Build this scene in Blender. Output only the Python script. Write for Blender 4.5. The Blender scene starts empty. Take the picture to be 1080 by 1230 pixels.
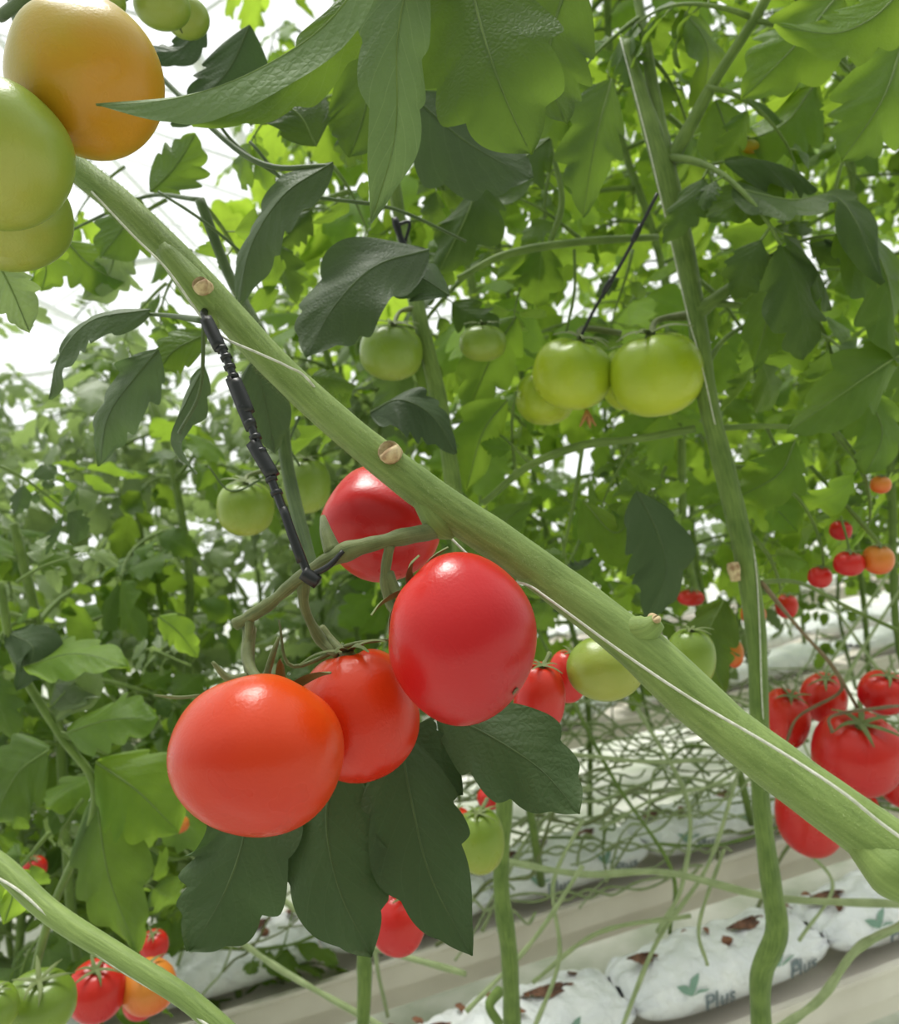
import bpy, math, random
import numpy as np
from mathutils import Vector, Matrix
random.seed(7); rng=np.random.default_rng(7)
sc=bpy.context.scene
sc.view_settings.view_transform='Standard'
COL=sc.collection
F=1000.0; TH=math.radians(8)
C=Vector((0,0,1.5)); R=Vector((math.cos(TH),0,-math.sin(TH))); U=Vector((math.sin(TH),0,math.cos(TH))); Y=Vector((0,1,0))
def at(u,v,d): return C+R*((u-540)/F*d)+U*((615-v)/F*d)+Y*d
def cv(r,u,b): return (R*r+U*u-Y*b).normalized()

# ------------------------------------------------------------ materials
def newmat(name):
    m=bpy.data.materials.new(name); m.use_nodes=True
    nt=m.node_tree; nt.nodes.clear()
    return m,nt,nt.nodes,nt.links
def ramp(N,stops):
    r=N.new('ShaderNodeValToRGB'); cr=r.color_ramp
    while len(cr.elements)<len(stops): cr.elements.new(0.5)
    for e,(p,c) in zip(cr.elements,stops): e.position=p; e.color=(*c,1)
    return r
def math_n(N,L,op,a,b=None):
    n=N.new('ShaderNodeMath'); n.operation=op
    for i,x in enumerate((a,b)):
        if x is None: continue
        if isinstance(x,(int,float)): n.inputs[i].default_value=x
        else: L.new(x,n.inputs[i])
    return n.outputs[0]
def mixc(N,L,f,a,b):
    n=N.new('ShaderNodeMix'); n.data_type='RGBA'
    for s,x in ((0,f),(6,a),(7,b)):
        if isinstance(x,(int,float)): n.inputs[s].default_value=x
        elif isinstance(x,tuple): n.inputs[s].default_value=(*x,1)
        else: L.new(x,n.inputs[s])
    return n.outputs[2]
def leafmat(name,dark,light,trans,tw=0.4,rough=0.5,vein=(0.3,0.42,0.14),spec=0.35,va=0.45,bs=.4):
    m,nt,N,L=newmat(name)
    out=N.new('ShaderNodeOutputMaterial')
    at_=N.new('ShaderNodeAttribute'); at_.attribute_name='tint'
    uv=N.new('ShaderNodeUVMap'); sp=N.new('ShaderNodeSeparateXYZ'); L.new(uv.outputs[0],sp.inputs[0])
    t=sp.outputs[0]; s=math_n(N,L,'ABSOLUTE',math_n(N,L,'SUBTRACT',sp.outputs[1],0.5))
    mid=math_n(N,L,'LESS_THAN',s,0.012)
    ph=math_n(N,L,'FRACT',math_n(N,L,'MULTIPLY',math_n(N,L,'SUBTRACT',t,math_n(N,L,'MULTIPLY',s,0.45)),8.0))
    side=math_n(N,L,'LESS_THAN',math_n(N,L,'ABSOLUTE',math_n(N,L,'SUBTRACT',ph,0.5)),0.03)
    v=math_n(N,L,'MAXIMUM',mid,math_n(N,L,'MULTIPLY',side,0.5))
    tc=N.new('ShaderNodeTexCoord'); nz=N.new('ShaderNodeTexNoise'); nz.inputs['Scale'].default_value=60; nz.inputs['Detail'].default_value=4
    L.new(tc.outputs['Object'],nz.inputs['Vector'])
    vo=N.new('ShaderNodeTexVoronoi'); vo.inputs['Scale'].default_value=330; vo.feature='DISTANCE_TO_EDGE'; L.new(tc.outputs['Object'],vo.inputs['Vector'])
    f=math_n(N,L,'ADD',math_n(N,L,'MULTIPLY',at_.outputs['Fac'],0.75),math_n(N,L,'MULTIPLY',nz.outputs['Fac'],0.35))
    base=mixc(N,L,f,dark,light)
    base=mixc(N,L,math_n(N,L,'MULTIPLY',v,va),base,vein)
    p=N.new('ShaderNodeBsdfPrincipled'); L.new(base,p.inputs['Base Color']); p.inputs['Roughness'].default_value=rough
    p.inputs['Specular IOR Level'].default_value=spec
    hb=math_n(N,L,'ADD',math_n(N,L,'MULTIPLY',math_n(N,L,'ABSOLUTE',math_n(N,L,'SUBTRACT',ph,0.5)),0.7),math_n(N,L,'ADD',math_n(N,L,'MULTIPLY',nz.outputs['Fac'],1.1),math_n(N,L,'MULTIPLY',vo.outputs['Distance'],0.8)))
    bp=N.new('ShaderNodeBump'); bp.inputs['Strength'].default_value=bs; bp.inputs['Distance'].default_value=0.0022
    L.new(hb,bp.inputs['Height']); L.new(bp.outputs[0],p.inputs['Normal'])
    tr=N.new('ShaderNodeBsdfTranslucent')
    tcol=mixc(N,L,math_n(N,L,'ADD',math_n(N,L,'MULTIPLY',at_.outputs['Fac'],.6),math_n(N,L,'MULTIPLY',nz.outputs['Fac'],.4)),tuple(x*0.40 for x in trans),trans)
    tcol=mixc(N,L,math_n(N,L,'MULTIPLY',v,0.6),tcol,tuple(x*0.4 for x in trans))
    L.new(tcol,tr.inputs[0])
    ms=N.new('ShaderNodeMixShader'); ms.inputs[0].default_value=tw
    L.new(p.outputs[0],ms.inputs[1]); L.new(tr.outputs[0],ms.inputs[2]); L.new(ms.outputs[0],out.inputs[0])
    return m
M_BRIGHT=leafmat('leaf_bright',(0.05,0.12,0.014),(0.14,0.26,0.038),(0.58,0.84,0.07),0.52)  # lit copy of the leaf: sunlit brightness is put into its colours
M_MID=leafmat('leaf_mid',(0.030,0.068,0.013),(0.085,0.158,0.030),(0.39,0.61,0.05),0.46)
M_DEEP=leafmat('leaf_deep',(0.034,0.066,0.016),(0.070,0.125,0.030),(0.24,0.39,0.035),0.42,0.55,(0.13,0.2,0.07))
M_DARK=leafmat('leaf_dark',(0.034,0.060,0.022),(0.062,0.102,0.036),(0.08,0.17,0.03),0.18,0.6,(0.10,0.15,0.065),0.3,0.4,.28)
M_PALE=leafmat('leaf_pale',(0.075,0.120,0.045),(0.22,0.295,0.125),(0.44,0.61,0.17),0.42,0.38,spec=.6)  # haze over the left and far rows is put into this paler colour
M_GREY=leafmat('leaf_grey',(0.055,0.083,0.038),(0.10,0.145,0.065),(0.14,0.26,0.05),0.30,0.55,(0.16,0.22,0.10),bs=.3)
M_UNDER=leafmat('leaf_under',(0.12,0.19,0.07),(0.19,0.27,0.115),(0.30,0.46,0.11),0.28,0.65,(0.34,0.44,0.2))
def stemmat(name,c1,c2,scale=45,rough=0.6,bd=0.0012):
    m,nt,N,L=newmat(name); out=N.new('ShaderNodeOutputMaterial'); p=N.new('ShaderNodeBsdfPrincipled')
    uv=N.new('ShaderNodeUVMap'); mp=N.new('ShaderNodeMapping'); mp.inputs['Scale'].default_value=(0.9,7,1); L.new(uv.outputs[0],mp.inputs[0])
    a=N.new('ShaderNodeTexNoise'); a.inputs['Scale'].default_value=2; a.inputs['Detail'].default_value=5; L.new(mp.outputs[0],a.inputs['Vector'])
    tc=N.new('ShaderNodeTexCoord'); b=N.new('ShaderNodeTexNoise'); b.inputs['Scale'].default_value=scale; b.inputs['Detail'].default_value=6; L.new(tc.outputs['Object'],b.inputs['Vector'])
    fac=math_n(N,L,'ADD',math_n(N,L,'MULTIPLY',a.outputs['Fac'],0.55),math_n(N,L,'MULTIPLY',b.outputs['Fac'],0.45))
    r=ramp(N,[(0.34,c1),(0.64,c2)]); L.new(fac,r.inputs[0]); L.new(r.outputs[0],p.inputs['Base Color'])
    p.inputs['Roughness'].default_value=rough; p.inputs['Specular IOR Level'].default_value=0.25
    p.inputs['Sheen Weight'].default_value=0.12
    f2=N.new('ShaderNodeTexNoise'); f2.inputs['Scale'].default_value=900; L.new(tc.outputs['Object'],f2.inputs['Vector'])
    h=math_n(N,L,'ADD',fac,math_n(N,L,'MULTIPLY',f2.outputs['Fac'],0.4))
    bp=N.new('ShaderNodeBump'); bp.inputs['Strength'].default_value=0.4; bp.inputs['Distance'].default_value=bd; L.new(h,bp.inputs['Height']); L.new(bp.outputs[0],p.inputs['Normal'])
    L.new(p.outputs[0],out.inputs[0]); return m
S_MAIN=stemmat('stem_main',(0.125,0.195,0.042),(0.24,0.33,0.09),25,bd=.0011)
S_VINE=stemmat('stem_vine',(0.075,0.13,0.022),(0.17,0.25,0.054))
S_TRUSS=stemmat('stem_truss',(0.09,0.12,0.04),(0.20,0.23,0.09),120)
S_DARK=stemmat('stem_dark',(0.035,0.065,0.018),(0.09,0.14,0.04))
S_BARE=stemmat('stem_bare',(0.19,0.25,0.10),(0.38,0.45,0.23))
S_BROWN=stemmat('stem_brown',(0.12,0.08,0.04),(0.24,0.18,0.09))
S_CALYX=stemmat('calyx_green',(0.09,0.13,0.035),(0.19,0.23,0.075),80)
S_HAIR=stemmat('stem_hair',(0.25,0.32,0.12),(0.4,0.48,0.22),80)
def plain(name,c,rough=0.5,c2=None,scale=30,bump=0.0,spec=0.5,bd=0.01):
    m,nt,N,L=newmat(name); out=N.new('ShaderNodeOutputMaterial'); p=N.new('ShaderNodeBsdfPrincipled')
    tc=N.new('ShaderNodeTexCoord'); b=N.new('ShaderNodeTexNoise'); b.inputs['Scale'].default_value=scale; b.inputs['Detail'].default_value=5; L.new(tc.outputs['Object'],b.inputs['Vector'])
    r=ramp(N,[(0.35,c),(0.65,c2 or tuple(x*0.85 for x in c))]); L.new(b.outputs['Fac'],r.inputs[0]); L.new(r.outputs[0],p.inputs['Base Color'])
    p.inputs['Roughness'].default_value=rough; p.inputs['Specular IOR Level'].default_value=spec
    if bump:
        bp=N.new('ShaderNodeBump'); bp.inputs['Strength'].default_value=bump; bp.inputs['Distance'].default_value=bd; L.new(b.outputs['Fac'],bp.inputs['Height']); L.new(bp.outputs[0],p.inputs['Normal'])
    L.new(p.outputs[0],out.inputs[0]); return m
M_STRING=plain('string_white',(0.66,0.66,0.57),0.7,(0.44,0.46,0.34),300,0.2,bd=0.001)
M_BLACK=plain('black_plastic',(0.010,0.012,0.012),0.4)
M_CUT=plain('cut_scar',(0.62,0.50,0.28),0.8,(0.30,0.17,0.08),220,0.3,bd=0.002)
M_BAG=plain('white_film',(0.94,0.95,0.96),0.28,(0.84,0.86,0.89),26,1.0,bd=.02)
M_GUT=plain('gutter_cream',(0.80,0.75,0.67),0.5,(0.66,0.61,0.54),6)
M_FLOOR=plain('floor_film',(0.62,0.62,0.56),0.6,(0.36,0.40,0.30),5,0.4)
M_FRAME=plain('frame_white',(0.90,0.92,0.92),0.5)
M_INKG=plain('ink_green',(0.22,0.36,0.28),0.5)
M_INKD=plain('ink_grey',(0.20,0.25,0.28),0.5)
M_DRY=plain('dry_leaf',(0.28,0.12,0.06),0.8,(0.12,0.05,0.03),60,0.5)
M_SOIL=plain('substrate',(0.26,0.13,0.08),0.9,(0.07,0.035,0.025),90,1.0,bd=.01)
M_PETAL=plain('dry_petal',(0.50,0.24,0.08),0.7,(0.32,0.14,0.05),180)
def tommat(name,main,top,bot,rough=0.30,sss=0.04,nzs=22,nza=.5):
    m,nt,N,L=newmat(name); out=N.new('ShaderNodeOutputMaterial'); p=N.new('ShaderNodeBsdfPrincipled')
    at_=N.new('ShaderNodeAttribute'); at_.attribute_name='tint'
    tc=N.new('ShaderNodeTexCoord'); nz=N.new('ShaderNodeTexNoise'); nz.inputs['Scale'].default_value=nzs; nz.inputs['Detail'].default_value=3; L.new(tc.outputs['Object'],nz.inputs['Vector'])
    f=math_n(N,L,'ADD',at_.outputs['Fac'],math_n(N,L,'MULTIPLY',math_n(N,L,'SUBTRACT',nz.outputs['Fac'],0.5),nza))
    r=ramp(N,[(0.05,bot),(0.5,main),(0.95,top)]); L.new(f,r.inputs[0]); L.new(r.outputs[0],p.inputs['Base Color'])
    p.inputs['Subsurface Weight'].default_value=sss; p.inputs['Subsurface Radius'].default_value=(0.012,0.004,0.002); p.inputs['Subsurface Scale'].default_value=0.5
    p.inputs['Specular IOR Level'].default_value=0.40
    n2=N.new('ShaderNodeTexNoise'); n2.inputs['Scale'].default_value=700; L.new(tc.outputs['Object'],n2.inputs['Vector'])
    n3=N.new('ShaderNodeTexNoise'); n3.inputs['Scale'].default_value=45; L.new(tc.outputs['Object'],n3.inputs['Vector'])
    rr=math_n(N,L,'ADD',math_n(N,L,'MULTIPLY',n3.outputs['Fac'],0.2),rough-0.10); L.new(rr,p.inputs['Roughness'])
    bp=N.new('ShaderNodeBump'); bp.inputs['Strength'].default_value=0.12; bp.inputs['Distance'].default_value=0.001; L.new(math_n(N,L,'ADD',n2.outputs['Fac'],math_n(N,L,'MULTIPLY',n3.outputs['Fac'],4)),bp.inputs['Height']); L.new(bp.outputs[0],p.inputs['Normal'])
    L.new(p.outputs[0],out.inputs[0]); return m
T_OR=tommat('tom_orange_red',(0.66,0.046,0.003),(0.71,0.088,0.006),(0.56,0.021,0.003))
T_ORR=tommat('tom_scarlet',(0.62,0.026,0.004),(0.66,0.050,0.006),(0.54,0.014,0.004))
T_RED=tommat('tom_red',(0.53,0.010,0.012),(0.56,0.018,0.008),(0.46,0.008,0.014))
T_RED2=tommat('tom_red_deep',(0.55,0.014,0.012),(0.58,0.032,0.012),(0.48,0.012,0.014))
T_YEL=tommat('tom_yellow',(0.43,0.285,0.012),(0.24,0.26,0.02),(0.50,0.23,0.012),nzs=30,nza=.8)
T_GRN=tommat('tom_green',(0.20,0.29,0.035),(0.14,0.22,0.025),(0.29,0.34,0.06))
T_YG=tommat('tom_yellow_green',(0.23,0.305,0.035),(0.17,0.26,0.028),(0.33,0.34,0.06),nza=.8)
T_GRD=tommat('tom_lime_green',(0.33,0.42,0.02),(0.22,0.33,0.018),(0.48,0.54,0.05))  # lighter yellow-green skin of the unripe cluster
T_OR2=tommat('tom_orange',(0.64,0.15,0.02),(0.60,0.22,0.03),(0.62,0.06,0.015))

# ------------------------------------------------------------ mesh building
class MB:
    def __init__(s): s.v=[];s.f=[];s.uv=[];s.t=[];s.mi=[];s.n=0
    def add(s,v,f,uv=None,t=0.5,mi=0):
        v=np.asarray(v,float); f=np.asarray(f,int)
        s.v.append(v); s.f.append(f+s.n)
        s.uv.append(np.zeros((len(v),2)) if uv is None else uv)
        s.t.append(np.full(len(v),t) if np.isscalar(t) else t)
        s.mi.append(np.full(len(f),mi) if np.isscalar(mi) else mi); s.n+=len(v)
    def arrays(s): return np.concatenate(s.v),np.concatenate(s.f),np.concatenate(s.uv),np.concatenate(s.t),np.concatenate(s.mi)
    def mesh(s,name,mats,origin=None,smooth=True):
        v,f,uv,t,mi=s.arrays()
        if origin is not None: v=v-np.array(origin)
        me=bpy.data.meshes.new(name)
        me.vertices.add(len(v)); me.vertices.foreach_set('co',v.ravel())
        me.loops.add(len(f)*4); me.polygons.add(len(f))
        me.loops.foreach_set('vertex_index',f.ravel().astype(np.int32))
        me.polygons.foreach_set('loop_start',np.arange(0,len(f)*4,4,dtype=np.int32))
        me.polygons.foreach_set('material_index',mi.astype(np.int32))
        me.polygons.foreach_set('use_smooth',np.full(len(f),smooth))
        ul=me.uv_layers.new(name='UVMap'); ul.data.foreach_set('uv',uv[f.ravel()].ravel())
        a=me.attributes.new('tint','FLOAT','POINT'); a.data.foreach_set('value',t.astype(np.float32))
        for m in mats: me.materials.append(m)
        me.update(calc_edges=True); me.validate()
        return me
def gridf(n,m,wrap=False):
    i=np.arange(n-1)[:,None]; j=np.arange(m if wrap else m-1)[None,:]; j2=(j+1)%m
    a=i*m+j; b=i*m+j2; c=(i+1)*m+j2; d=(i+1)*m+j
    return np.stack([a,b,c,d],-1).reshape(-1,4)
def cat(P,n):
    P=np.asarray(P,float); k=len(P)
    if k==2: 
        t=np.linspace(0,1,n)[:,None]; return P[0]*(1-t)+P[1]*t
    Q=np.vstack([2*P[0]-P[1],P,2*P[-1]-P[-2]])
    out=[]
    for x in np.linspace(0,k-1,n):
        i=min(int(x),k-2); t=x-i; a,b,c,d=Q[i],Q[i+1],Q[i+2],Q[i+3]
        out.append(0.5*((2*b)+(-a+c)*t+(2*a-5*b+4*c-d)*t*t+(-a+3*b-3*c+d)*t**3))
    return np.array(out)
def frames(c):
    T=np.gradient(c,axis=0); T/=np.linalg.norm(T,axis=1)[:,None]+1e-12
    n0=np.cross(T[0],[0.3,0.9,0.2]); n0/=np.linalg.norm(n0); Ns=[n0]
    for i in range(1,len(c)):
        n=Ns[-1]-T[i]*np.dot(Ns[-1],T[i]); n/=np.linalg.norm(n)+1e-12; Ns.append(n)
    Ns=np.array(Ns); return T,Ns,np.cross(T,Ns)
def tube(mb,P,r,seg=10,n=None,mi=0,ridge=0.0,lump=0.0,t=0.5,caps=True):
    n=n or max(4,len(P)*6)
    c=cat([list(p) for p in P],n)
    r=np.interp(np.linspace(0,1,n),np.linspace(0,1,len(r)),r) if hasattr(r,'__len__') else np.full(n,float(r))
    if lump:
        x=np.linspace(0,n*0.35,n); r=r*(1+lump*np.sin(x*1.3+rng.random()*6)+lump*0.6*np.sin(x*2.9+rng.random()*6))
    T,A,B=frames(c); th=np.linspace(0,2*np.pi,seg,endpoint=False)
    rr=r[:,None]*(1+ridge*np.cos(th*4)[None,:])
    v=c[:,None,:]+(A[:,None,:]*np.cos(th)[None,:,None]+B[:,None,:]*np.sin(th)[None,:,None])*rr[:,:,None]
    if caps:
        v=np.concatenate([c[:1,None,:].repeat(seg,1)-T[0]*r[0]*0.15,v,c[-1:,None,:].repeat(seg,1)+T[-1]*r[-1]*0.15],0); n+=2
    L=np.linalg.norm(np.diff(c,axis=0),axis=1).sum()
    uu=np.repeat(np.linspace(0,L*30,n),seg); vv=np.tile(np.abs(np.linspace(-1,1,seg)),n)
    mb.add(v.reshape(-1,3),gridf(n,seg,True),np.stack([uu,vv],1),t,mi)
    return c
def fuzz(mb,P,r,count,ln=.0013):
    n=200; c=cat([list(p) for p in P],n); r=np.interp(np.linspace(0,1,n),np.linspace(0,1,len(r)),r); T,A,B=frames(c)
    i=rng.integers(0,n,count); a=rng.random(count)*2*np.pi
    d=A[i]*np.cos(a)[:,None]+B[i]*np.sin(a)[:,None]; s=np.cross(d,T[i])
    p=c[i]+d*(r[i]*.97)[:,None]+T[i]*(rng.random(count)*.002)[:,None]; l=(ln*(.5+rng.random(count)))[:,None]
    tip=p+d*l+T[i]*l*rng.normal(size=(count,1))*.4+s*l*rng.normal(size=(count,1))*.3; w=.00006
    v=np.stack([p-s*w,p+s*w,tip+s*w*.3,tip-s*w*.3],1).reshape(-1,3); f=np.arange(count*4).reshape(-1,4)
    mb.add(v,f)
def prof(t): return (t**0.5)*((1-t)**1.0)/0.385
def saw(ph):
    x=np.where(ph<0.68,ph/0.68,(1-(ph-0.68)/0.32)); return 1-(1-x)**1.6
def lobes_w(T,ph,depth):
    return 1-depth*(1-saw(ph))*np.clip((T*6),0,1)*np.clip((1-T)*3,0,1)
def phase(T,S,k,p0):
    a=T*k+.22*np.sin(T*8+p0*30); b=T*(k+.6)+.4+.25*np.sin(T*7+p0*50)
    return (np.where(S>0,a+p0,b+p0*2))%1.0
def blade(mb,L,W,n=16,m=7,fold=0.25,curl=0.5,depth=0.3,k=4,mi=0,xf=None,t=None,twist=0.0):
    tt=np.linspace(0.002,0.998,n); s=np.linspace(-1,1,m); ph0=rng.random()*0.5
    S,T=np.meshgrid(s,tt)
    ph=phase(T,S,k,ph0)
    w=W*prof(T)*lobes_w(T,ph,depth)
    ang=curl*T
    ax=(np.sin(ang)/curl)*L; az=-(1-np.cos(ang))/curl*L
    wav=0.10*W*np.sin(T*9+S*2.5+ph0*20)*S*S+0.05*W*np.sin(T*17+3*S+ph0*9)*np.abs(S)
    off=-fold*np.abs(S)*w+wav
    sh=np.abs(S)**1.3*w*0.5
    x=ax+sh*np.cos(ang)+off*np.sin(ang); y=S*w+twist*T*T*L*0.3; z=az-sh*np.sin(ang)+off*np.cos(ang)
    v=np.stack([x,y,z],-1).reshape(-1,3)
    if xf is not None: v=v@xf[:3,:3].T+xf[:3,3]
    uv=np.stack([T.ravel(),(S.ravel()+1)/2],1)
    mb.add(v,gridf(n,m),uv,float(rng.random()) if t is None else t,mi)
def mat4(o,x,z):
    x=np.array(x,float);x/=np.linalg.norm(x); z=np.array(z,float); z-=x*np.dot(x,z); z/=np.linalg.norm(z)+1e-9; y=np.cross(z,x)
    m=np.eye(4); m[:3,0]=x;m[:3,1]=y;m[:3,2]=z;m[:3,3]=o; return m
def compound(n=14,m=7,droop=0.9,pairs=3,big=1.0,slim=1.0,curl=(.1,1.1)):
    mb=MB(); ts=np.linspace(0,1,10); Lr=0.70
    ang=0.35-droop*1.3*ts; c=np.zeros((10,3))
    for i in range(1,10): c[i]=c[i-1]+np.array([math.cos(ang[i]),0.06*math.sin(i),math.sin(ang[i])])*Lr/9
    tube(mb,c,[0.018,0.011,0.006],6,12,mi=1)
    def P(t): 
        x=t*9; i=min(int(x),8); return c[i]+(c[i+1]-c[i])*(x-i), (c[i+1]-c[i])/np.linalg.norm(c[i+1]-c[i])
    def leafl(t,side,l,w):
        p,tg=P(t); nn=np.cross(tg,[0,1,0]); nn=nn/np.linalg.norm(nn); nn=nn*(1 if nn[2]>0 else -1)
        a=side*(math.radians(58)+rng.normal()*0.2)
        d=tg*math.cos(a)+np.array([0,1,0])*math.sin(a)+nn*(rng.normal()*0.35-0.2)
        nz=nn+np.array([0,rng.normal()*0.6,0])+tg*rng.normal()*0.45
        d=d/np.linalg.norm(d); pe=p+d*0.06
        tube(mb,[p,pe],0.005,4,3,mi=1,caps=False)
        blade(mb,l,w,n,m,rng.uniform(0.05,0.7),rng.uniform(*curl),rng.uniform(0.25,0.5),rng.integers(2,5),0,mat4(pe,d,nz),twist=rng.normal()*.5)
    for i in range(pairs):
        t=0.34+0.56*i/max(1,pairs-1)
        for sd in (-1,1):
            l=rng.uniform(0.24,0.42)*big; leafl(t+rng.normal()*0.02,sd,l,l*rng.uniform(0.27,0.39)*slim)
            if i<pairs-1 and rng.random()<0.7: l2=rng.uniform(0.09,0.15); leafl(t+0.13,sd,l2,l2*0.38)
    p,tg=P(1.0); blade(mb,0.42*big,0.17*big*slim,n,m,0.2,0.7,0.4,3,0,mat4(p,tg,np.cross(tg,[0,1,0])*(-1 if np.cross(tg,[0,1,0])[2]<0 else 1)))
    return mb.arrays()
# ------------------------------------------------------------ object helpers
def obj(name,data,parent=None,loc=None,label=None,cat_=None,group=None,kind=None):
    o=bpy.data.objects.new(name,data); COL.objects.link(o)
    if parent is not None: o.parent=parent
    if loc is not None: o.location=loc
    if label: o['label']=label
    if cat_: o['category']=cat_
    if group: o['group']=group
    if kind: o['kind']=kind
    return o
def thing(name,loc,label,cat_,**k): return obj(name,None,None,loc,label,cat_,**k)
def part(name,mb,mats,par,label=None,top=False,**k):
    return obj(name,mb.mesh(name,mats,origin=par.location),par,None,label,**k)
def solo(name,mb,mats,label,cat_,group=None):
    v=np.concatenate(mb.v); o=v.mean(0)
    return obj(name,mb.mesh(name,mats,origin=o),None,Vector(o),label,cat_,group)
def px(pts): return [at(*p) for p in pts]

# ------------------------------------------------------------ tomato
def tomato(u,v,d,w,h,axis,mat,label,group=None,calyx=True,stalk=None,lobes=0.0,seg=48,ring=32,flat=0.93,scar=False,name='tomato',sqr=0.05,taper=0.0):
    c=at(u,v,d); rad=w*d/F/2; ratio=h/w
    ax=cv(*axis); ph=np.linspace(0,np.pi,ring); th=np.linspace(0,2*np.pi,seg,endpoint=False)
    PH,THh=np.meshgrid(ph,th,indexing='ij')
    k0=random.random()*6
    rr=1-0.16*np.exp(-(PH/0.30)**2)-0.03*np.exp(-((np.pi-PH)/0.22)**2)
    rr=rr*(1+lobes*np.cos(THh*5+k0)*np.sin(PH)**0.7*np.exp(-(PH/1.5)**2)+lobes*0.35*np.cos(THh*3+k0*2)*np.sin(PH))
    sq=1+sqr*np.sin(2*PH)**2+taper*np.cos(PH)*np.sin(PH)
    x=rr*sq*np.sin(PH)*np.cos(THh); y=rr*sq*np.sin(PH)*np.sin(THh); z=rr*np.cos(PH)*(flat if ratio<=1.0 else 1.0)
    V=np.stack([x,y,z],-1).reshape(-1,3)
    zz=np.array(ax); xx=np.cross([0.1,1,0.2],zz); xx/=np.linalg.norm(xx); yy=np.cross(zz,xx)
    Mx=np.stack([xx,yy,zz],1); V=V@Mx.T
    Rn=np.array(R);Un=np.array(U);Yn=np.array(Y)
    a=V@Rn; b=V@Un; e=V@Yn
    a/=np.abs(a).max(); b/=np.abs(b).max(); e/=np.abs(e).max()
    S=np.outer(a,Rn)*rad+np.outer(b,Un)*rad*ratio+np.outer(e,Yn)*rad*min(1,(1+ratio)/2)
    mb=MB(); t=(np.cos(PH).ravel()+1)/2
    mb.add(S,gridf(ring,seg,True)[:,::-1],None,t,0)
    o=obj(name,mb.mesh(name,[mat]),None,c,label,'tomato',group)
    tp=np.array(S[0])
    if calyx:
        cb=MB(); ns=6
        for i in range(ns):
            a0=i*2*math.pi/ns+random.random()*0.4; dr=xx*math.cos(a0)+yy*math.sin(a0); sd=np.cross(dr,zz)
            l=rad*random.uniform(0.6,0.95); tw=random.uniform(-.3,.3)
            pts=[tp+dr*l*q+sd*l*tw*q*q+zz*rad*(0.10+0.12*math.sin(q*2.6)-(0.10 if i%2 else 0.02)*q*q) for q in (0,0.35,0.7,1.0)]
            cc=cat(pts,9); wd=rad*0.06*np.sin(np.linspace(0.35,1,9)*np.pi)+0.0003
            vv=np.stack([cc-sd*wd[:,None],cc+zz*rad*0.03,cc+sd*wd[:,None]],1).reshape(-1,3)
            cb.add(vv,gridf(9,3),None,0.5,0)
        tube(cb,[tp-zz*rad*0.02,tp+zz*rad*0.12],[rad*0.14,rad*0.09],8,4)
        me=cb.mesh('calyx',[S_CALYX]); obj('calyx',me,o)
    if stalk:
        pts=[tp]+[np.array(at(*q)-c) for q in stalk]
        sb=MB(); tube(sb,pts,[rad*0.08,rad*0.07,rad*0.1],8,14,lump=0.1); obj('stalk',sb.mesh('stalk',[S_TRUSS]),o)
    if scar:
        bt=S[-1]; sb=MB(); 
        for i in range(6):
            a0=i*1.05; dr=xx*math.cos(a0)+yy*math.sin(a0)
            tube(sb,[bt,bt+dr*rad*0.035-zz*rad*0.01,bt+dr*rad*0.06-zz*rad*0.02],[rad*0.02,rad*0.018,rad*0.006],5,5)
        obj('blossom_scar',sb.mesh('blossom_scar',[S_BROWN]),o)
    return o

G1='ripe tomatoes on the near truss'
tomato(310,906,0.33,208,194,(0.15,0.65,-0.75),T_OR,'large glossy orange-red tomato hanging lowest on the truss',G1,lobes=0.025,seg=72,ring=48,stalk=[(300,800,0.375),(300,755,0.39)],sqr=.03)
tomato(432,858,0.372,146,160,(-0.2,0.95,-0.1),T_ORR,'scarlet tomato squeezed between two larger ones',G1,lobes=0.03,seg=64,ring=40,stalk=[(400,772,0.385),(385,755,0.39)])
tomato(555,766,0.338,180,208,(-0.75,0.60,-0.45),T_RED,'large smooth oval red tomato touching the thick stem',G1,lobes=0.022,seg=72,ring=48,stalk=[(480,715,0.37),(465,690,0.375)],scar=True,sqr=.04)
tomato(460,629,0.44,148,142,(0.1,0.5,-0.8),T_RED2,'red tomato half hidden behind the thick stem',G1,lobes=0.08,seg=64,sqr=.10)
G2='ripening tomatoes behind the stem'
tomato(648,838,0.50,62,88,(0.1,1,0.2),T_RED2,'small red tomato behind the large oval one',G2,stalk=[(660,785,0.52)])
tomato(682,812,0.54,48,64,(0.2,1,0.2),T_RED2,'small red tomato beside a yellow-green one',G2)
tomato(727,803,0.50,92,80,(0,0.6,-0.7),T_YG,'yellow-green unripe tomato below the thick stem',G2,lobes=0.03)
tomato(830,790,0.62,58,72,(0,1,0.1),T_GRN,'green unripe tomato behind the branching node',G2)
G3='unripe tomatoes at the top of the near truss'
tomato(105,95,0.36,180,186,(-0.7,0.65,-0.25),T_YEL,'large golden yellow ripening tomato touching green ones',G3,lobes=0.03,seg=64,ring=44,calyx=False)
tomato(-4,187,0.33,172,172,(0.0,0.6,-0.7),T_YG,'large pale green tomato with a yellow blush',G3,lobes=0.02,seg=64,ring=44,calyx=False)
tomato(10,260,0.39,146,130,(0.2,0.6,-0.7),T_YG,'pale green tomato tucked under another green one',G3,lobes=0.02,calyx=False)
tomato(195,8,0.52,66,50,(0,0.5,-0.8),T_GRN,'small dark green tomato high on the truss',G3)
tomato(225,22,0.56,52,46,(0,0.5,-0.8),T_GRN,'small dark green tomato high on the truss',G3)
tomato(120,2,0.5,60,40,(0,0.5,-0.8),T_GRN,'small dark green tomato high on the truss',G3)
G4='green tomatoes on the upright vine'
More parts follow.
